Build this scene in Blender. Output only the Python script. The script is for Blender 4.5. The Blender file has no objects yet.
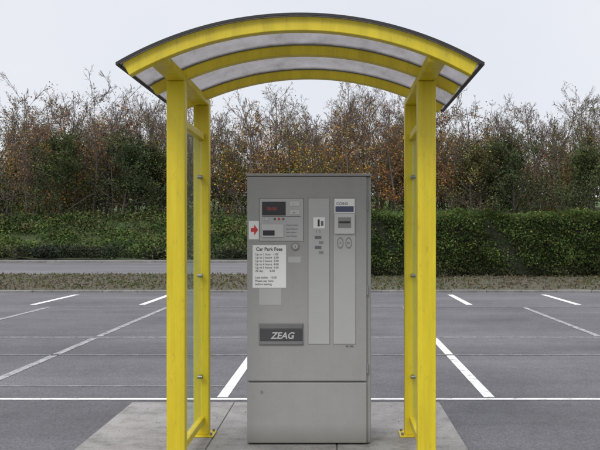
import bpy, math, random
import numpy as np
from mathutils import Matrix, Vector
rng = np.random.default_rng(7)
random.seed(7)
C = bpy.context.scene.collection

# ------------------------------------------------------------ materials
def new_mat(name):
    m = bpy.data.materials.new(name); m.use_nodes = True
    nt = m.node_tree; b = nt.nodes['Principled BSDF']
    return m, nt, b
def noise(nt, scale, detail=6, rough=0.6, coord='Object', stretch=None):
    tc = nt.nodes.new('ShaderNodeTexCoord')
    n = nt.nodes.new('ShaderNodeTexNoise')
    n.inputs['Scale'].default_value = scale
    n.inputs['Detail'].default_value = detail
    n.inputs['Roughness'].default_value = rough
    src = tc.outputs[coord]
    if stretch:
        mp = nt.nodes.new('ShaderNodeMapping'); mp.inputs['Scale'].default_value = stretch
        nt.links.new(src, mp.inputs['Vector']); src = mp.outputs['Vector']
    nt.links.new(src, n.inputs['Vector'])
    return n.outputs['Fac']
def ramp(nt, fac, stops):
    r = nt.nodes.new('ShaderNodeValToRGB')
    while len(r.color_ramp.elements) < len(stops): r.color_ramp.elements.new(0.5)
    for e, (p, c) in zip(r.color_ramp.elements, stops):
        e.position = p; e.color = (c[0], c[1], c[2], 1)
    nt.links.new(fac, r.inputs['Fac'])
    return r.outputs['Color']
def mix(nt, fac, a, b, mode='MIX'):
    n = nt.nodes.new('ShaderNodeMix'); n.data_type = 'RGBA'; n.blend_type = mode
    for s, v in ((n.inputs[0], fac), (n.inputs[6], a), (n.inputs[7], b)):
        if hasattr(v, 'links') or hasattr(v, 'is_output'): nt.links.new(v, s)
        elif isinstance(v, (int, float)): s.default_value = v
        else: s.default_value = (v[0], v[1], v[2], 1)
    return n.outputs[2]
def bump(nt, b, h, strength, dist=0.01):
    n = nt.nodes.new('ShaderNodeBump'); n.inputs['Strength'].default_value = strength
    n.inputs['Distance'].default_value = dist
    nt.links.new(h, n.inputs['Height']); nt.links.new(n.outputs['Normal'], b.inputs['Normal'])
def simple(name, col, rough=0.5, metal=0.0, var=0.12, scale=3.0, bmp=0.0):
    m, nt, b = new_mat(name)
    f = noise(nt, scale, 6, 0.65)
    lo = [c*(1-var) for c in col]; hi = [min(1, c*(1+var)) for c in col]
    nt.links.new(ramp(nt, f, [(0.3, lo), (0.7, hi)]), b.inputs['Base Color'])
    b.inputs['Roughness'].default_value = rough; b.inputs['Metallic'].default_value = metal
    if bmp: bump(nt, b, noise(nt, 400, 2), bmp, 0.001)
    return m
def mat_yellow():
    m, nt, b = new_mat('yellow_painted_steel')
    f = noise(nt, 2.2, 8, 0.7, stretch=(1, 1, 0.35))
    c = ramp(nt, f, [(0.3, (0.62, 0.48, 0.014)), (0.65, (0.74, 0.60, 0.020))])
    d = noise(nt, 26, 7, 0.8, stretch=(1, 1, 0.5))
    g = ramp(nt, d, [(0.56, (0, 0, 0)), (0.76, (0.8,)*3)])
    c2 = mix(nt, g, c, (0.36, 0.28, 0.04))
    st = noise(nt, 14, 6, 0.7, stretch=(1, 1, 0.05))
    c2 = mix(nt, 1.0, c2, ramp(nt, st, [(0.35, (0.80, 0.80, 0.76)), (0.6, (1, 1, 1))]), 'MULTIPLY')
    nt.links.new(c2, b.inputs['Base Color'])
    b.inputs['Roughness'].default_value = 0.42
    bump(nt, b, noise(nt, 60, 3), 0.08, 0.002)
    return m
def mat_cabinet():
    m, nt, b = new_mat('grey_cabinet_paint')
    f = noise(nt, 2.0, 8, 0.7)
    c = ramp(nt, f, [(0.3, (0.288, 0.286, 0.283)), (0.7, (0.322, 0.320, 0.316))])
    st = noise(nt, 9, 7, 0.75, stretch=(1, 1, 0.14))
    c = mix(nt, 1.0, c, ramp(nt, st, [(0.30, (0.955, 0.95, 0.94)), (0.55, (1, 1, 1))]), 'MULTIPLY')
    sp = noise(nt, 120, 3, 0.6)
    c = mix(nt, 1.0, c, ramp(nt, sp, [(0.25, (0.88,)*3), (0.45, (1, 1, 1))]), 'MULTIPLY')
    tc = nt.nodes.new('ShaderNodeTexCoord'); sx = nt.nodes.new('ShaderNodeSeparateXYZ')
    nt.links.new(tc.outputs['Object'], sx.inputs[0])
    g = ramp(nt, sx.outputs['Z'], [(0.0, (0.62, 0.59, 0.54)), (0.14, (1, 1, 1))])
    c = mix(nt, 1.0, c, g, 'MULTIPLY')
    nt.links.new(c, b.inputs['Base Color']); b.inputs['Roughness'].default_value = 0.6
    b.inputs['Specular IOR Level'].default_value = 0.35
    bump(nt, b, noise(nt, 420, 2), 0.15, 0.001)
    return m
def mat_asphalt(name, c0, c1, stain=0.5):
    m, nt, b = new_mat(name)
    fine = noise(nt, 55, 5, 0.8)
    mid = noise(nt, 7, 8, 0.75)
    big = noise(nt, 0.45, 9, 0.68)
    band = noise(nt, 0.8, 6, 0.65, stretch=(0.12, 1.0, 1))
    a = ramp(nt, fine, [(0.32, [x*0.40 for x in c0]), (0.52, c0), (0.72, c1)])
    s = ramp(nt, big, [(0.32, (0.60, 0.60, 0.62)), (0.46, (0.88,)*3), (0.52, (0.98,)*3), (0.72, (1.25, 1.22, 1.20))])
    s2 = ramp(nt, band, [(0.35, (0.74,)*3), (0.65, (1.15,)*3)])
    s3 = ramp(nt, mid, [(0.34, (0.82,)*3), (0.5, (1.0,)*3), (0.70, (1.08,)*3)])
    o = mix(nt, stain, a, mix(nt, 1.0, a, s, 'MULTIPLY'))
    o = mix(nt, 1.0, o, s2, 'MULTIPLY'); o = mix(nt, 1.0, o, s3, 'MULTIPLY')
    nt.links.new(o, b.inputs['Base Color'])
    b.inputs['Roughness'].default_value = 0.72
    bump(nt, b, fine, 0.6, 0.01)
    return m
def mat_paint(name, wear, base=(0.70, 0.70, 0.68)):
    m, nt, b = new_mat(name)
    f = noise(nt, 9, 9, 0.8)
    g = ramp(nt, f, [(wear-0.10, (0, 0, 0)), (wear+0.07, (1, 1, 1))])
    nt.links.new(mix(nt, g, (0.105, 0.105, 0.112), base), b.inputs['Base Color'])
    b.inputs['Roughness'].default_value = 0.7
    return m
def mat_concrete(name, c, sc=1.0):
    m, nt, b = new_mat(name)
    f = noise(nt, 2.2*sc, 9, 0.7); g = noise(nt, 70*sc, 4, 0.7); h = noise(nt, 8*sc, 8, 0.8)
    a = ramp(nt, f, [(0.28, [x*0.60 for x in c]), (0.5, c), (0.72, [x*1.22 for x in c])])
    s = ramp(nt, g, [(0.3, (0.75,)*3), (0.7, (1.15,)*3)])
    a = mix(nt, 1.0, a, ramp(nt, h, [(0.36, (0.66, 0.65, 0.62)), (0.52, (1, 1, 1))]), 'MULTIPLY')
    nt.links.new(mix(nt, 1.0, a, s, 'MULTIPLY'), b.inputs['Base Color'])
    b.inputs['Roughness'].default_value = 0.8
    bump(nt, b, g, 0.35, 0.004)
    return m
def mat_ground(name, cols, scale=0.8):
    m, nt, b = new_mat(name)
    f = noise(nt, scale, 10, 0.75); g = noise(nt, scale*14, 6, 0.8)
    a = ramp(nt, f, [(0.32, cols[0]), (0.5, cols[1]), (0.66, cols[2])])
    s = ramp(nt, g, [(0.3, (0.45,)*3), (0.7, (1.4,)*3)])
    nt.links.new(mix(nt, 1.0, a, s, 'MULTIPLY'), b.inputs['Base Color'])
    b.inputs['Roughness'].default_value = 0.95
    bump(nt, b, g, 0.8, 0.08)
    return m
def mat_leaf(name, trans=0.25):
    m, nt, b = new_mat(name)
    nt.nodes.remove(b)
    at = nt.nodes.new('ShaderNodeAttribute'); at.attribute_name = 'tint'
    out = nt.nodes['Material Output']
    d = nt.nodes.new('ShaderNodeBsdfDiffuse'); nt.links.new(at.outputs['Color'], d.inputs['Color'])
    if trans:
        tr = nt.nodes.new('ShaderNodeBsdfTranslucent'); nt.links.new(at.outputs['Color'], tr.inputs['Color'])
        mx = nt.nodes.new('ShaderNodeMixShader'); mx.inputs[0].default_value = trans
        nt.links.new(d.outputs[0], mx.inputs[1]); nt.links.new(tr.outputs[0], mx.inputs[2])
        nt.links.new(mx.outputs[0], out.inputs['Surface'])
    else: nt.links.new(d.outputs[0], out.inputs['Surface'])
    return m
def mat_glass():
    m, nt, b = new_mat('clear_safety_glass')
    out = nt.nodes['Material Output']
    t = nt.nodes.new('ShaderNodeBsdfTransparent'); t.inputs['Color'].default_value = (0.91, 0.955, 0.93, 1)
    g = nt.nodes.new('ShaderNodeBsdfGlossy'); g.inputs['Roughness'].default_value = 0.05
    mx = nt.nodes.new('ShaderNodeMixShader'); mx.inputs[0].default_value = 0.09
    nt.links.new(t.outputs[0], mx.inputs[1]); nt.links.new(g.outputs[0], mx.inputs[2])
    d = nt.nodes.new('ShaderNodeBsdfDiffuse'); d.inputs['Color'].default_value = (0.55, 0.6, 0.56, 1)
    m2 = nt.nodes.new('ShaderNodeMixShader')
    f = ramp(nt, noise(nt, 3, 8, 0.7), [(0.35, (0.03,)*3), (0.75, (0.16,)*3)])
    nt.links.new(f, m2.inputs[0]); nt.links.new(mx.outputs[0], m2.inputs[1]); nt.links.new(d.outputs[0], m2.inputs[2])
    nt.links.new(m2.outputs[0], out.inputs['Surface'])
    return m
def mat_poly():
    m, nt, b = new_mat('weathered_polycarbonate')
    out = nt.nodes['Material Output']
    t = nt.nodes.new('ShaderNodeBsdfTransparent'); t.inputs['Color'].default_value = (0.72, 0.71, 0.72, 1)
    d = nt.nodes.new('ShaderNodeBsdfTranslucent')
    dd = nt.nodes.new('ShaderNodeBsdfDiffuse')
    f = noise(nt, 7, 10, 0.8, stretch=(1.0, 0.5, 1))
    col = ramp(nt, f, [(0.30, (0.20, 0.19, 0.175)), (0.45, (0.40, 0.385, 0.38)), (0.68, (0.56, 0.55, 0.56))])
    nt.links.new(col, d.inputs['Color']); nt.links.new(col, dd.inputs['Color'])
    a = nt.nodes.new('ShaderNodeMixShader'); a.inputs[0].default_value = 0.3
    nt.links.new(d.outputs[0], a.inputs[1]); nt.links.new(dd.outputs[0], a.inputs[2])
    fr = ramp(nt, noise(nt, 40, 8, 0.85), [(0.35, (0.42,)*3), (0.65, (0.72,)*3)])
    m2 = nt.nodes.new('ShaderNodeMixShader')
    nt.links.new(fr, m2.inputs[0]); nt.links.new(t.outputs[0], m2.inputs[1]); nt.links.new(a.outputs[0], m2.inputs[2])
    nt.links.new(m2.outputs[0], out.inputs['Surface'])
    return m

YEL = mat_yellow(); GLASS = mat_glass(); POLY = mat_poly(); GREY = mat_cabinet()
BLACK = simple('black_rubber', (0.02, 0.02, 0.022), 0.6)
GREYD = simple('grey_cabinet_paint_shade', (0.21, 0.209, 0.206), 0.5, 0.0, 0.06)
GREYL = simple('light_grey_panel', (0.395, 0.395, 0.397), 0.35, 0.0, 0.05)
GREYL2 = simple('pale_grey_plastic', (0.49, 0.49, 0.488), 0.4, 0.0, 0.04)
WHITE = simple('white_card', (0.74, 0.74, 0.735), 0.5, 0.0, 0.03)
DARK = simple('dark_plastic', (0.015, 0.015, 0.018), 0.3)
CHAR = simple('charcoal_plastic', (0.055, 0.055, 0.06), 0.35)
INK = simple('printed_ink', (0.05, 0.05, 0.06), 0.6)
INKG = simple('grey_ink', (0.13, 0.13, 0.14), 0.6)
RED = simple('red_sticker', (0.55, 0.03, 0.03), 0.4)
SILVER = simple('brushed_steel', (0.30, 0.29, 0.26), 0.4, 0.8)
LCDRED = simple('red_display_digits', (0.5, 0.06, 0.04), 0.4)
BLUE = simple('dark_blue_sticker', (0.05, 0.06, 0.12), 0.4)
BARK = simple('bark', (0.105, 0.088, 0.074), 0.95, 0, 0.45, 6)
LEAF = mat_leaf('leaf'); LEAF0 = mat_leaf('woodland_leaf', 0)

# ------------------------------------------------------------ mesh helpers
def empty(name, loc):
    e = bpy.data.objects.new(name, None); e.location = loc; C.objects.link(e)
    e.empty_display_size = 0.2
    return e
def attach(o, parent):
    if parent:
        o.parent = parent
        o.matrix_parent_inverse = Matrix.Translation(-Vector(parent.location))
def mesh_obj(name, verts, faces, mat, parent=None, bevel=0, seg=2, smooth=False):
    me = bpy.data.meshes.new(name); me.from_pydata([tuple(v) for v in verts], [], faces); me.update()
    o = bpy.data.objects.new(name, me); C.objects.link(o)
    me.materials.append(mat)
    if smooth:
        for p in me.polygons: p.use_smooth = True
    if bevel:
        b = o.modifiers.new('bevel', 'BEVEL'); b.width = bevel; b.segments = seg; b.limit_method = 'ANGLE'
    attach(o, parent); return o
def box(name, x0, x1, y0, y1, z0, z1, mat, parent=None, bevel=0):
    v = [(x0,y0,z0),(x1,y0,z0),(x1,y1,z0),(x0,y1,z0),(x0,y0,z1),(x1,y0,z1),(x1,y1,z1),(x0,y1,z1)]
    f = [(0,3,2,1),(4,5,6,7),(0,1,5,4),(1,2,6,5),(2,3,7,6),(3,0,4,7)]
    return mesh_obj(name, v, f, mat, parent, bevel)
def cyl(name, c, r, depth, axis, mat, parent=None, n=24, bevel=0, sx=1, sz=1):
    v = []
    for k in (0, 1):
        for i in range(n):
            a = 2*math.pi*i/n; p, q = r*math.cos(a)*sx, r*math.sin(a)*sz; h = (k-0.5)*depth
            if axis == 'Y': v.append((c[0]+p, c[1]+h, c[2]+q))
            elif axis == 'X': v.append((c[0]+h, c[1]+p, c[2]+q))
            else: v.append((c[0]+p, c[1]+q, c[2]+h))
    f = [(i, (i+1) % n, n+(i+1) % n, n+i) for i in range(n)] + [tuple(range(n))[::-1], tuple(range(n, 2*n))]
    return mesh_obj(name, v, f, mat, parent, bevel)
def np_mesh(name, V, F, mat, parent=None, tint=None):
    me = bpy.data.meshes.new(name)
    nv, (nf, k) = len(V), F.shape
    me.vertices.add(nv); me.vertices.foreach_set('co', V.astype(np.float32).ravel())
    me.loops.add(nf*k); me.loops.foreach_set('vertex_index', F.astype(np.int32).ravel())
    me.polygons.add(nf); me.polygons.foreach_set('loop_start', np.arange(0, nf*k, k, dtype=np.int32))
    me.update(calc_edges=True)
    if tint is not None:
        a = me.attributes.new('tint', 'FLOAT_COLOR', 'POINT')
        a.data.foreach_set('color', np.hstack([tint, np.ones((nv, 1))]).astype(np.float32).ravel())
    me.materials.append(mat)
    o = bpy.data.objects.new(name, me); C.objects.link(o); attach(o, parent); return o
def norm(a): return a/np.maximum(np.linalg.norm(a, axis=-1, keepdims=True), 1e-9)
def leaves(name, P, size, col, parent=None, mat=LEAF, aspect=0.6, up=0.0):
    n = len(P)
    d = norm(rng.normal(size=(n, 3)) + np.array([0, 0, up])); r = rng.normal(size=(n, 3))
    s = norm(np.cross(d, r)); nn = np.cross(d, s)
    L = (size*rng.uniform(0.6, 1.3, n))[:, None]
    V = np.stack([P - d*L*0.5, P + s*L*aspect*0.5 + nn*L*0.1, P + d*L*0.5, P - s*L*aspect*0.5 + nn*L*0.1], 1).reshape(-1, 3)
    F = np.arange(4*n).reshape(n, 4)
    return np_mesh(name, V, F, mat, parent, np.repeat(col, 4, axis=0))
def tubes(name, P0, P1, R0, R1, mat, parent=None, s=4):
    n = len(P0); d = norm(P1-P0)
    ref = np.where(np.abs(d[:, 2:3]) > 0.9, np.array([[1., 0, 0]]), np.array([[0, 0, 1.]]))
    a = norm(np.cross(d, ref)); b = np.cross(d, a)
    th = np.arange(s)*2*np.pi/s
    ring = np.cos(th)[None, :, None]*a[:, None] + np.sin(th)[None, :, None]*b[:, None]
    V = np.stack([P0[:, None]+ring*R0[:, None, None], P1[:, None]+ring*R1[:, None, None]], 1).reshape(-1, 3)
    base = (np.arange(n)*2*s)[:, None]; i = np.arange(s)[None]; j = (i+1) % s
    F = np.stack([base+i, base+j, base+s+j, base+s+i], -1).reshape(-1, 4)
    return np_mesh(name, V, F, mat, parent)
def jitter(col, n, v=0.3, hue=0.12):
    c = np.asarray(col)
    if c.ndim == 1: c = np.tile(c, (n, 1))
    return np.clip(c*rng.uniform(1-v, 1+v, (n, 1))*rng.uniform(1-hue, 1+hue, (n, 3)), 0.002, 0.9)

def first_level(B, H, k=7, lean=0.06, r0=0.1):
    n = len(B); step = (H/(k-1))[:, None]
    d = norm(np.array([0, 0, 1.]) + rng.normal(0, lean, (n, 3)))
    P = [B]
    for i in range(k-1):
        d = norm(d + rng.normal(0, 0.07, (n, 3)) + np.array([0, 0, 0.05])); P.append(P[-1]+d*step)
    P = np.stack(P, 1); t = np.linspace(0, 1, k)[None]
    R = (r0[:, None])*(1-0.85*t)
    return P, R, H.copy(), np.arange(n)
def children(lv, per, t0, t1, ang, ratio, k, upb, rr=0.6, rmin=0.006, fall=0.5):
    P, R, L, ID = lv; m, kp, _ = P.shape
    idx = np.repeat(np.arange(m), per); n = len(idx)
    t = rng.uniform(t0, t1, n); x = t*(kp-1); i = np.minimum(x.astype(int), kp-2); f = (x-i)[:, None]
    p0 = P[idx, i]*(1-f)+P[idx, i+1]*f; pd = norm(P[idx, i+1]-P[idx, i])
    r = R[idx, i]*(1-f[:, 0])+R[idx, i+1]*f[:, 0]
    perp = norm(np.cross(pd, rng.normal(size=(n, 3))))
    a = rng.normal(ang, 0.2, n)[:, None]
    d = norm(pd*np.cos(a)+perp*np.sin(a))
    Ln = L[idx]*ratio*rng.uniform(0.6, 1.2, n)*(1-fall*t)
    Q = [p0]
    for s in range(k-1):
        d = norm(d + rng.normal(0, 0.14, (n, 3)) + np.array([0, 0, upb])); Q.append(Q[-1]+d*(Ln/(k-1))[:, None])
    Q = np.stack(Q, 1); tt = np.linspace(0, 1, k)[None]
    RR = np.maximum((r*rr)[:, None]*(1-0.7*tt), rmin)
    return Q, RR, Ln, ID[idx]
def segs(levels):
    A, B, R0, R1 = [], [], [], []
    for P, R, L, I in levels:
        A.append(P[:, :-1].reshape(-1, 3)); B.append(P[:, 1:].reshape(-1, 3))
        R0.append(R[:, :-1].ravel()); R1.append(R[:, 1:].ravel())
    return map(np.concatenate, (A, B, R0, R1))

# ------------------------------------------------------------ ground, car park, road
def sheet(name, x0, x1, y0, y1, z, mat, nx=1, ny=1, amp=0, parent=None, zf=None):
    xs = np.linspace(x0, x1, nx+1); ys = np.linspace(y0, y1, ny+1)
    X, Y = np.meshgrid(xs, ys); Z = np.full_like(X, z)
    if zf is not None: Z = zf(X, Y)
    if amp: Z = Z + rng.uniform(0, amp, Z.shape)
    V = np.stack([X, Y, Z], -1).reshape(-1, 3)
    i, j = np.meshgrid(np.arange(nx), np.arange(ny)); a = (j*(nx+1)+i).ravel()
    F = np.stack([a, a+1, a+nx+2, a+nx+1], -1)
    return np_mesh(name, V, F, mat, parent)
GZ = -0.10
GRASS = mat_ground('rough_grass', [(0.055, 0.055, 0.025), (0.06, 0.09, 0.025), (0.08, 0.12, 0.032)], 0.6)
VERGE = mat_ground('verge_soil', [(0.075, 0.065, 0.048), (0.11, 0.098, 0.07), (0.065, 0.08, 0.038)], 0.9)
sheet('ground', -900, 900, -300, 1500, GZ-0.012, GRASS)
ASP = mat_asphalt('car_park_asphalt', (0.108, 0.107, 0.117), (0.205, 0.20, 0.213), 0.8)
ROADM = mat_asphalt('road_asphalt', (0.135, 0.133, 0.145), (0.21, 0.21, 0.22), 0.4)
sheet('car_park', -40, 40, -12, 21.4, GZ-0.004, ASP)
sheet('road', -150, 150, 30.0, 44.0, GZ-0.004, ROADM)
P1 = mat_paint('white_line_paint', 0.42); P2 = mat_paint('worn_line_paint', 0.50, (0.36, 0.36, 0.36)); P3 = mat_paint('faded_line_paint', 0.55, (0.24, 0.24, 0.25))
mk = empty('parking_bay_markings', (0, 12, GZ))
def line(x0, x1, y0, y1, m):
    return sheet('line', x0, x1, y0, y1, GZ, m, parent=mk)
for i in range(-5, 7):
    x = -1.06+2.47*i
    line(x-0.05, x+0.05, 7.56, 11.9, P1 if 0 <= i <= 1 else P2)
    line(x-0.05, x+0.05, 12.12, 17.0, P2)
line(-14, 17, 7.45, 7.53, P1)
line(-14, 17, 11.97, 12.05, P2)
line(-14, 17, 10.2, 10.27, P3); line(-14, -1.12, 8.1, 8.17, P3); line(-14, 17, 17.06, 17.14, P3)
for i in range(-4, 6):
    x = 0.5+2.35*i
    line(x-0.07, x+0.07, 17.6, 20.6, P1)
KERB = mat_concrete('kerb_concrete', (0.22, 0.215, 0.205), 0.4)
kb = empty('kerb', (0, 21.4, GZ))
x = -40
while x < 40:
    box('kerb_stone', x+0.004, x+0.911, 21.405, 21.53, GZ-0.05, GZ+0.055+random.uniform(-.006, .006), KERB, kb, 0.012); x += 0.915
kb2 = empty('kerb', (0, 44, GZ)); box('kerb_run', -150, 150, 44.0, 44.15, GZ-0.05, GZ+0.12, KERB, kb2, 0.02)
fp = sheet('pavement', -150, 150, 44.155, 46.1, GZ+0.11, mat_concrete('pavement_tarmac', (0.13, 0.13, 0.135), 0.5))
kb3 = empty('kerb', (0, 29.9, GZ)); box('kerb_run', -150, 150, 29.85, 30.0, GZ-0.05, GZ+0.08, KERB, kb3, 0.02)
vg = empty('verge', (0, 25, 0))
sheet('soil', -60, 60, 21.54, 29.84, GZ+0.0, VERGE, 240, 24, 0, vg,
      zf=lambda X, Y: GZ+0.02+rng.uniform(0, 0.09, X.shape)*np.clip((Y-21.5)/1.0, 0.2, 1))
n = 24000
P = np.stack([rng.uniform(-30, 30, n), rng.uniform(21.6, 29.8, n), rng.uniform(GZ+0.05, GZ+0.13, n)], 1)
pal = np.array([(0.11, 0.13, 0.05), (0.08, 0.10, 0.038), (0.13, 0.11, 0.065), (0.11, 0.092, 0.06), (0.17, 0.15, 0.10)])
clump = (np.sin(P[:, 0]*0.9)+np.sin(P[:, 0]*2.3+P[:, 1]*1.7)+rng.normal(0, .6, n)) > 0
leaves('grass_and_litter', P, 0.12, jitter(pal[np.where(clump, rng.integers(0, 3, n), rng.integers(2, 5, n))], n), vg, up=0.6, aspect=0.35)

# bank beyond the road
def bank_z(X, Y):
    t = np.clip((Y-46.0)/9.0, 0, 1)
    return 0.0+2.3*t*t*(3-2*t) + np.clip((Y-54)/40, 0, 3)*2.5 + 0.25*np.sin(X*0.35)*t
sheet('grass_bank', -110, 110, 46.0, 160, 0, GRASS, 260, 160, 0.12, zf=bank_z)
def blob_mass(name, centres, radii, per, size, cols, parent=None, mat=LEAF0, lo=0.55):
    n = len(centres)*per; idx = np.repeat(np.arange(len(centres)), per)
    d = norm(rng.normal(size=(n, 3))); r = rng.uniform(lo, 1.0, n)[:, None]
    P = centres[idx] + d*r*radii[idx]*(1+0.25*rng.normal(size=(n, 1)))
    return leaves(name, P, size, jitter(cols[idx], n), parent, mat)
n = 640
cx = rng.uniform(-32, 30, n); cy = rng.uniform(46.4, 54.5, n)
c = np.stack([cx, cy, bank_z(cx, cy)+rng.uniform(0.0, 0.5, n)], 1)
rad = np.stack([rng.uniform(0.6, 1.5, n), rng.uniform(0.5, 1, n), rng.uniform(0.25, 0.75, n)], 1)
pal = np.array([(0.065, 0.10, 0.032), (0.10, 0.14, 0.042), (0.045, 0.068, 0.028), (0.11, 0.11, 0.048), (0.055, 0.08, 0.03)])
blob_mass('bramble_thicket', c, rad, 200, 0.165, pal[rng.integers(0, 5, n)])
n = 190
cx = rng.uniform(-34, 32, n); cy = rng.uniform(46.3, 47.1, n)
c = np.stack([cx, cy, rng.uniform(0.05, 0.55, n)], 1)
rad = np.stack([rng.uniform(0.5, 1.1, n), rng.uniform(0.3, 0.5, n), rng.uniform(0.25, 0.5, n)], 1)
pal = np.array([(0.04, 0.05, 0.035), (0.06, 0.058, 0.045), (0.035, 0.042, 0.028)])
blob_mass('hedge_bottom_growth', c, rad, 260, 0.12, pal[rng.integers(0, 3, n)])

# ------------------------------------------------------------ distant woodland
wd = empty('distant_trees', (0, 58, 2))
n = 300
bx = rng.uniform(-33, 30, n); by = 54.5+rng.beta(1, 1.1, n)*25
B = np.stack([bx, by, bank_z(bx, by)-0.1], 1)
H = rng.uniform(5.0, 8.6, n)*(1+0.006*(by-54)) + 0.6*np.sin(bx*0.32+1)+0.4*np.sin(bx*0.9)
r0 = rng.uniform(0.05, 0.12, n)
t = first_level(B, H, 8, 0.10, r0)
l1 = children(t, 16, 0.10, 1.0, 0.78, 0.42, 5, 0.11, 0.55, 0.014, 0.45)
l2 = children(l1, 6, 0.15, 1.0, 0.68, 0.45, 4, 0.07, 0.6, 0.010)
l3 = children(l2, 6, 0.1, 1.0, 0.7, 0.62, 2, 0.05, 0.7, 0.0075)
A, Bq, R0, R1 = segs([t]); tubes('trunks', A, Bq, R0, R1, BARK, wd, 7)
TW = simple('twig', (0.155, 0.108, 0.082), 0.95, 0, 0.4, 2)
A, Bq, R0, R1 = segs([l1, l2]); tubes('limbs', A, Bq, R0, R1, BARK, wd, 3)
A, Bq, R0, R1 = segs([l3]); tubes('twigs', A, Bq, R0, R1, TW, wd, 3)
kinds = np.array([(0.37, 0.235, 0.055), (0.29, 0.145, 0.05), (0.19, 0.175, 0.06), (0.19, 0.12, 0.068), (0.10, 0.12, 0.045)])
kp = np.zeros(n, int); amt = np.zeros(n)
for i in range(n):
    s = math.exp(-((bx[i]-4.0)/5.5)**2)+0.9*math.exp(-((bx[i]+5.0)/4.0)**2)
    if rng.random() < 0.30+0.6*min(1, s): kp[i] = rng.choice([0, 0, 1, 1, 2, 3]); amt[i] = rng.uniform(0.5, 1.1)
    else: kp[i] = rng.choice([1, 2, 3, 3, 4, 4]); amt[i] = rng.uniform(0.25, 0.9)
Pt = l3[0][:, 1:].reshape(-1, 3); ids = l3[3]
hz = (Pt[:, 2]-B[ids, 2])/H[ids]
keep = rng.random(len(Pt)) < amt[ids]*np.clip(1.30-1.22*hz, 0.05, 1)
Pl = Pt[keep]; il = ids[keep]; k = 4
Pl = np.repeat(Pl, k, 0)+rng.normal(0, 0.19, (len(Pl)*k, 3)); il = np.repeat(il, k)
leaves('autumn_leaves', Pl, 0.125, jitter(kinds[kp[il]], len(Pl), 0.5, 0.18), wd, LEAF0, aspect=0.75)
n2 = 620
cx = rng.uniform(-36, 33, n2); cy = rng.uniform(54.5, 76, n2)
zt = rng.uniform(0.2, 3.6, n2)
c = np.stack([cx, cy, bank_z(cx, cy)+zt], 1)
rad = np.stack([rng.uniform(0.6, 1.5, n2), rng.uniform(0.6, 1.2, n2), rng.uniform(0.5, 1.2, n2)], 1)
pal = np.array([(0.05, 0.068, 0.028), (0.10, 0.078, 0.045), (0.16, 0.10, 0.042), (0.07, 0.062, 0.042), (0.21, 0.155, 0.048), (0.07, 0.095, 0.028)])
blob_mass('understorey', c, rad, 130, 0.17, pal[rng.integers(0, 6, n2)], wd, lo=0.2)

def evergreen(x, y, h, wdt, col):
    e = empty('evergreen_tree', (x, y, float(bank_z(np.array(x), np.array(y)))))
    B = np.array([[x, y, e.location.z-0.1]])
    t = first_level(B, np.array([h]), 8, 0.05, np.array([0.13]))
    a = children(t, 38, 0.06, 1.0, 1.05, wdt/h, 4, 0.10, 0.4, 0.012, 0.55)
    b = children(a, 8, 0.1, 1.0, 0.8, 0.45, 3, 0.05, 0.5, 0.006)
    A, Q, R0, R1 = segs([t]); tubes('trunk', A, Q, R0, R1, BARK, e, 8)
    A, Q, R0, R1 = segs([a, b]); tubes('limbs', A, Q, R0, R1, BARK, e, 4)
    Pt = b[0].reshape(-1, 3); Pt = np.repeat(Pt, 9, 0); Pt = Pt+rng.normal(0, 0.22, Pt.shape)
    cl = 0.8+0.5*np.sin(Pt[:, 0]*2.1+Pt[:, 2]*1.7)*np.sin(Pt[:, 1]*2.0+Pt[:, 2]*2.6)
    leaves('foliage', Pt, 0.14, jitter(np.array(col)[None]*cl[:, None], len(Pt)), e, LEAF0, aspect=0.55)
G1, G2, G3 = (0.065, 0.092, 0.040), (0.088, 0.115, 0.045), (0.13, 0.128, 0.052)
for a in [(-14.3, 54.5, 4.6, 3.4, G1), (-12.2, 55.5, 3.8, 3.0, G2), (-18.5, 54.5, 4.9, 3.4, G2),
          (9.6, 54.5, 4.6, 3.2, G3), (11.8, 54.5, 5.0, 3.4, G1), (16.6, 54.5, 4.4, 3.2, G2)]:
    evergreen(*a)

# clipped hedge
hd = empty('clipped_hedge', (8, 30, 0))
HX0, HX1, HY0, HY1, HZ = -0.2, 24.0, 28.2, 29.6, 2.12
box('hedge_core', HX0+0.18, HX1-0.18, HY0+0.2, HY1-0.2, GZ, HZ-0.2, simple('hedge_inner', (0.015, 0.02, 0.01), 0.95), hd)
def face(n, f):
    u, v = rng.random(n), rng.random(n); dep = np.abs(rng.normal(0, 0.07, n))
    if f == 'front': return np.stack([HX0+u*(HX1-HX0), HY0+dep, GZ+0.03+v*(HZ-GZ)], 1)
    if f == 'top': return np.stack([HX0+u*(HX1-HX0), HY0+v*(HY1-HY0), HZ-dep], 1)
    if f == 'back': return np.stack([HX0+u*(HX1-HX0), HY1-dep, GZ+0.03+v*(HZ-GZ)], 1)
    return np.stack([HX0+dep, HY0+u*(HY1-HY0), GZ+v*(HZ-GZ)], 1)
P = np.concatenate([face(52000, 'front'), face(26000, 'top'), face(14000, 'back'), face(5000, 'l')])
und = 0.10*np.sin(P[:, 0]*1.3)+0.07*np.sin(P[:, 0]*3.1+P[:, 2]*2.2)+0.06*np.sin(P[:, 2]*4+P[:, 0]*5)
P[:, 1] += und; P[:, 2] += (0.07*np.sin(P[:, 0]*1.7)+0.06*np.sin(P[:, 0]*4.3+P[:, 1]*3)+0.04*np.sin(P[:, 0]*11))*(P[:, 2] > 1.5)
P += rng.normal(0, 0.055, P.shape)
cl = 0.85+0.35*np.sin(P[:, 0]*2.7+P[:, 2]*3.1+1.5*np.sin(P[:, 0]*0.7))*np.sin(P[:, 0]*1.1-P[:, 2]*4.0+2*np.sin(P[:, 0]*0.43))
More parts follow.
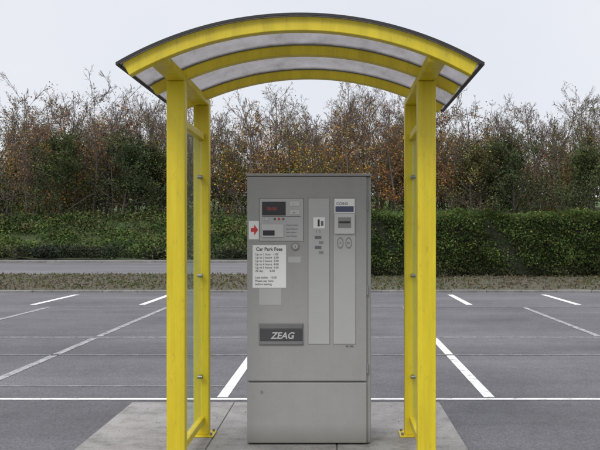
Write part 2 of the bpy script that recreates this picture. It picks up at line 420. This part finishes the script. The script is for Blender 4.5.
hc = np.where(rng.random(len(P))[:, None] < 0.16, np.array([[0.17, 0.19, 0.06]]), np.array([[0.085, 0.128, 0.04]]))
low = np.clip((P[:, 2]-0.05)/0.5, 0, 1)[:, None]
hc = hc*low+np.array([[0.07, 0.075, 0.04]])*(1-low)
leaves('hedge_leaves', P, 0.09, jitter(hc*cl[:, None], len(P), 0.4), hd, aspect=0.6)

# ------------------------------------------------------------ concrete pad
pad = empty('concrete_pad', (-0.4, 5, 0))
PADM = mat_concrete('pad_concrete', (0.27, 0.256, 0.25))
xs = [-1.72, -0.86, 0.0, 0.86]; ys = [2.6, 4.3, 5.62, 6.86]
for i in range(3):
    for j in range(3):
        box('slab', xs[i]+0.003, xs[i+1]-0.003, ys[j]+0.003, ys[j+1]-0.003, GZ-0.05, 0.0, PADM, pad, 0.006)
box('joint_fill', -1.71, 0.85, 2.61, 6.85, GZ-0.04, -0.008, simple('joint_dirt', (0.06, 0.055, 0.05), 0.9), pad)
n = 70
P = np.stack([rng.uniform(-1.6, 0.8, n), 6.8-np.abs(rng.normal(0, 0.7, n)), np.full(n, 0.004)], 1)
leaves('grit_and_litter', P, 0.011, jitter((0.13, 0.115, 0.09), n), pad)

# ------------------------------------------------------------ shelter
FX, BX = 4.83, 5.73
XL, XR = -0.945, 0.526
XC = -0.19
sh = empty('payment_shelter', (XC, 5.2, 0))
PT = 2.305
def post(x, y):
    box('post', x-0.054, x+0.054, y-0.04, y+0.04, 0.010, PT, YEL, sh, 0.007)
    box('post_base_plate', x-0.09, x+0.09, y-0.08, y+0.08, 0.0005, 0.012, YEL, sh, 0.003)
    for sx in (-1, 1):
        for sy in (-1, 1):
            cyl('anchor_bolt', (x+sx*0.072, y+sy*0.06, 0.02), 0.009, 0.02, 'Z', SILVER, sh, 6)
for x in (XL, XR):
    post(x, FX); post(x, BX)
    box('top_beam', x-0.05, x+0.05, 4.27, 5.80, PT, PT+0.05, YEL, sh, 0.006)
    box('side_rail', x-0.022, x+0.022, FX+0.041, BX-0.041, 2.06, 2.105, YEL, sh, 0.004)
    box('side_rail', x-0.022, x+0.022, FX+0.041, BX-0.041, 0.09, 0.135, YEL, sh, 0.004)
    box('glass_panel', x-0.004, x+0.004, FX+0.06, BX-0.06, 0.15, 2.045, GLASS, sh)
    for z in (0.42, 1.12, 1.80):
        for y in (FX+0.085, BX-0.085):
            cyl('glass_clamp', (x, y, z), 0.013, 0.036, 'X', SILVER, sh, 20, 0.003)
            q = y+(0.042 if y > 5.2 else -0.042)
            box('clamp_arm', x-0.009, x+0.009, min(y, q), max(y, q), z-0.01, z+0.01, DARK, sh, 0.002)
R = 1.85; ZC = 2.505-R
def arc(name, y0, y1, r0, r1, half, mat, n=48, bevel=0):
    am = math.asin(half/R); V = []
    for i in range(n+1):
        a = -am+2*am*i/n; s, c = math.sin(a), math.cos(a)
        for (r, y) in ((r0, y0), (r0, y1), (r1, y1), (r1, y0)):
            V.append((XC+r*s, y, ZC+r*c))
    F = []
    for i in range(n):
        for k in range(4):
            F.append((4*i+k, 4*i+(k+1) % 4, 4*i+4+(k+1) % 4, 4*i+4+k))
    F += [(3, 2, 1, 0), (4*n, 4*n+1, 4*n+2, 4*n+3)]
    return mesh_obj(name, V, F, mat, sh, bevel)
HW = 0.918
arc('roof_rib', 4.235, 4.295, R-0.045, R+0.026, HW-0.01, YEL, bevel=0.004)
arc('roof_rib', 4.86, 4.92, R-0.034, R+0.026, HW-0.012, YEL, bevel=0.004)
arc('roof_rib', 5.58, 5.64, R-0.034, R+0.026, HW-0.012, YEL, bevel=0.004)
arc('roof_sheet', 4.215, 5.80, R+0.028, R+0.036, HW+0.005, POLY)
arc('front_gasket', 4.205, 4.214, R+0.026, R+0.039, HW+0.008, BLACK)
arc('rear_gasket', 5.801, 5.81, R+0.022, R+0.040, HW+0.008, BLACK)
ALU = simple('aluminium_bar', (0.35, 0.35, 0.35), 0.4, 0.7)
for yy in (4.265, 4.89, 5.61): arc('glazing_bar', yy-0.03, yy+0.03, R+0.0365, R+0.042, HW, ALU)
SEAL = simple('grey_glazing_seal', (0.10, 0.10, 0.10), 0.6)
for yy in (4.298, 4.857, 4.923, 5.577): arc('glazing_seal', yy-0.002, yy+0.002, R+0.022, R+0.0275, HW-0.012, SEAL)
for s in (-1, 1):
    a = math.asin((HW+0.008)/R)*s
    px, pz = XC+(R+0.031)*math.sin(a), ZC+(R+0.031)*math.cos(a)
    box('side_gasket', px-0.008, px+0.008, 4.206, 5.81, pz-0.010, pz+0.008, BLACK, sh, 0.003)

# ------------------------------------------------------------ ticket machine
pm = empty('car_park_pay_machine', (-0.19, 5.7, 0))
S = 0.0067
def U(p): return -0.603+(p-247)*S
def Z(q): return (444-q)*S
MF = 5.48
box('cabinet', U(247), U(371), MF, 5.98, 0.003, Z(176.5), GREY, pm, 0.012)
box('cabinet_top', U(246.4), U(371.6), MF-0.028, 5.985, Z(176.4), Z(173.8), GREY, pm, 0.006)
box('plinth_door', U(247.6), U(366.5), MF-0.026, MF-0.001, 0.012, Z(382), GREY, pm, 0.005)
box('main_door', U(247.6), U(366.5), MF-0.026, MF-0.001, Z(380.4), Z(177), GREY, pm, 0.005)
Y0 = MF-0.0262
def plate(name, x0, x1, y0, y1, mat, t=0.003, bev=0.001, base=0.0):
    return box(name, U(x0), U(x1), Y0-base-t, Y0-base+0.0008, Z(y1), Z(y0), mat, pm, bev)
def text(name, s, px, py, size, mat, base, align='LEFT', bold=0.0, shear=0.0):
    cu = bpy.data.curves.new(name, 'FONT'); cu.body = s; cu.size = size; cu.align_x = align; cu.extrude = 0.0003; cu.offset = bold; cu.shear = shear
    o = bpy.data.objects.new(name, cu); C.objects.link(o); o.data.materials.append(mat)
    o.location = (U(px), Y0-base-0.0006, Z(py)); o.rotation_euler = (math.pi/2, 0, 0); attach(o, pm); return o
plate('display_surround', 259.4, 304, 198.4, 241.5, GREYD, 0.002)
plate('display_plate', 260.2, 303.2, 199.2, 240.8, GREYL, 0.004)
plate('display_screen', 262.5, 286, 202, 215.5, DARK, 0.003, 0.001, 0.004)
text('display_digits', '00:00', 267, 210.5, 0.030, LCDRED, 0.0075)
for q in (204, 212.5):
    plate('button', 290, 300, q-2.3, q+2.3, GREYL2, 0.005, 0.002, 0.004)
    text('button_text', 'OK' if q > 210 else 'C', 293, q+1, 0.012, INK, 0.0095)
cyl('push_button', (U(267), Y0-0.008, Z(219.5)), 0.010, 0.012, 'Y', GREYL2, pm, 20, 0.002)
plate('banknote_label', 262.5, 301, 216.3, 216.9, INKG, 0.0006, 0, 0.004)
plate('card_reader', 262, 284, 224.5, 237.5, GREYL2, 0.008, 0.003, 0.004)
plate('card_slot', 263.5, 275, 230.5, 235.5, DARK, 0.003, 0.0005, 0.012)
for k in range(4):
    text('instruction_text', ['Insert ticket', 'pay amount', 'take ticket', 'and change'][k], 286.5, 226+k*3.6, 0.016, INKG, 0.004)
for k in range(3): plate('indicator', 274+k*4.2, 276.3+k*4.2, 218, 220.4, [INKG, RED, INKG][k], 0.002, 0.0005, 0.004)
plate('arrow_sticker', 249.2, 259.2, 221, 239.3, WHITE, 0.0008, 0)
v = [(U(251.2), 0, Z(228)), (U(254.6), 0, Z(228)), (U(254.6), 0, Z(224.5)), (U(258.5), 0, Z(230)), (U(254.6), 0, Z(235.5)), (U(254.6), 0, Z(232)), (U(251.2), 0, Z(232))]
v = [(a, Y0-0.0016, c) for a, _, c in v]
mesh_obj('red_arrow', v, [(0, 1, 2, 3, 4, 5, 6)[::-1]], RED, pm)
plate('fee_notice', 253, 286.3, 245, 287.5, WHITE, 0.0012, 0)
text('notice_heading', 'Car Park Fees', 269.6, 250.6, 0.031, INK, 0.0014, 'CENTER', 0.0006)
rows = ['Up to 1 hour   1.00', 'Up to 2 hours  2.00', 'Up to 3 hours  3.00', 'Up to 4 hours  4.00', 'Up to 5 hours  5.00', 'All day        8.00', '', 'Lost ticket   10.00', 'Please pay here', 'before leaving']
for k, r in enumerate(rows): text('notice_text', r, 255.6, 255.2+k*3.3, 0.0195, INKG, 0.0014, 'LEFT', 0.0002)
plate('info_plate', 259.5, 281.5, 288.2, 304.6, GREYL, 0.001, 0)
cyl('door_lock', (U(295.5), Y0-0.003, Z(246.5)), 0.027, 0.008, 'Y', GREYD, pm, 32, 0.002)
cyl('lock_barrel', (U(295.5), Y0-0.010, Z(246.5)), 0.018, 0.010, 'Y', GREYL, pm, 24, 0.002)
box('lock_keyway', U(295.2), U(295.8), Y0-0.0158, Y0-0.0149, Z(248), Z(245), DARK, pm)
plate('small_label', 288.5, 301, 256.5, 262.5, GREYL, 0.0008, 0)
for a, b in ((308.6, 329.4), (333.6, 355.2)):
    plate('strip_seam', a-0.6, b+0.6, 198, 344, GREYD, 0.001, 0)
    plate('side_strip', a, b, 198.6, 343.4, GREYL, 0.003, 0.001)
plate('ticket_slot_plate', 313.5, 325, 217.5, 228.5, WHITE, 0.003, 0.001, 0.003)
plate('ticket_slot', 317.8, 319.8, 219.5, 226.5, DARK, 0.001, 0, 0.006)
plate('ticket_symbol', 321, 323.5, 221, 226, INKG, 0.0008, 0, 0.006)
for k in range(4):
    plate('pictogram', 315+(k % 2)*4, 321.5+(k % 2)*2, 236+k*5, 239+k*5, [INKG, GREYD, INKG, GREYD][k], 0.0008, 0, 0.003)
text('strip_text', '1  2', 316, 232.5, 0.02, INK, 0.003)
plate('coin_label', 334.6, 354.4, 199.2, 213, WHITE, 0.001, 0, 0.003)
plate('coin_label_band', 335.4, 353.6, 206.5, 212.2, BLUE, 0.0006, 0, 0.004)
text('coin_label_text', 'COINS', 336.2, 205.2, 0.026, INK, 0.0042)
plate('coin_entry', 334.4, 354.6, 214, 234, GREYL2, 0.016, 0.004, 0.003)
plate('coin_entry_recess', 338, 351, 217.5, 228, GREYD, 0.001, 0, 0.019)
plate('coin_slot', 339, 350, 221.4, 223.4, DARK, 0.001, 0, 0.0202)
for k in (0, 1):
    cyl('coin_symbol', (U(340.3+k*8.3), Y0-0.0035, Z(243)), 0.022, 0.002, 'Y', GREYD, pm, 28, 0, 1, 1.75)
    cyl('coin_symbol_inner', (U(340.3+k*8.3), Y0-0.0045, Z(243)), 0.016, 0.002, 'Y', GREYL, pm, 28, 0, 1, 1.75)
    text('coin_symbol_text', ['10', '20'][k], 338.3+k*8.3, 244, 0.02, INK, 0.0055)
plate('tray_bezel', 259.2, 304, 322.6, 344.4, GREYD, 0.006, 0.002)
plate('tray_top', 260.2, 303, 323.4, 328.0, simple('tray_lip_grey', (0.15, 0.15, 0.155), .4), 0.012, 0.002)
plate('tray_flap', 260.2, 303, 328.4, 340.6, CHAR, 0.008, 0.002)
plate('tray_lip', 260.2, 303, 341, 343.8, simple('tray_lower_grey', (0.17, 0.17, 0.175), .4), 0.014, 0.002)
text('tray_lettering', 'ZEAG', 282.6, 338.0, 0.060, GREYL2, 0.0088, 'CENTER', 0.0012, 0.25)
text('model_text', '90 340', 345.5, 346.8, 0.019, INK, 0.0005)
for q in (205, 290, 368): box('door_hinge', U(366.6), U(368.2), MF-0.02, MF-0.0005, Z(q+5), Z(q-5), GREYD, pm, 0.001)
cyl('plinth_lock', (U(262), Y0-0.002, Z(391)), 0.009, 0.005, 'Y', GREYD, pm, 20)

# ------------------------------------------------------------ light, world, camera
EL, AZ = math.radians(42), math.radians(205)
sd = Vector((math.sin(AZ)*math.cos(EL), math.cos(AZ)*math.cos(EL), math.sin(EL)))
L = bpy.data.lights.new('sun', 'SUN'); L.energy = 1.1; L.angle = math.radians(18); L.color = (1, 0.97, 0.92)
lo = bpy.data.objects.new('sun', L); C.objects.link(lo); lo.rotation_euler = sd.to_track_quat('Z', 'Y').to_euler()
wl = bpy.data.worlds.new('World'); bpy.context.scene.world = wl; wl.use_nodes = True
nt = wl.node_tree; bg = nt.nodes['Background']
sk = nt.nodes.new('ShaderNodeTexSky'); sk.sky_type = 'NISHITA'; sk.sun_disc = False
sk.sun_elevation = EL; sk.sun_rotation = AZ; sk.air_density = 1.0; sk.dust_density = 3.0
tc = nt.nodes.new('ShaderNodeTexCoord'); nz = nt.nodes.new('ShaderNodeTexNoise'); nz.inputs['Scale'].default_value = 2.2; nz.inputs['Detail'].default_value = 7
nt.links.new(tc.outputs['Generated'], nz.inputs['Vector'])
cloud = ramp(nt, nz.outputs['Fac'], [(0.3, (9.3, 9.6, 10.4)), (0.7, (10.4, 10.5, 11.0))])
# overcast luminance rises towards the zenith
sx = nt.nodes.new('ShaderNodeSeparateXYZ'); nt.links.new(tc.outputs['Generated'], sx.inputs[0])
zen = ramp(nt, sx.outputs['Z'], [(0.28, (1, 1, 1)), (1.0, (2.5, 2.45, 2.4))])
cloud = mix(nt, 1.0, cloud, zen, 'MULTIPLY')
nt.links.new(mix(nt, 0.86, sk.outputs[0], cloud), bg.inputs['Color'])
bg.inputs['Strength'].default_value = 0.091
cam = bpy.data.cameras.new('camera'); co = bpy.data.objects.new('camera', cam); C.objects.link(co)
co.location = (0, 0, 1.4); co.rotation_euler = (math.pi/2, 0, 0)
cam.sensor_width = 36; cam.lens = 818/600*36; cam.shift_x = -37/600; cam.shift_y = 10/600; cam.clip_end = 3000
bpy.context.scene.camera = co
bpy.context.scene.view_settings.view_transform = 'Standard'
bpy.context.scene.view_settings.look = 'None'
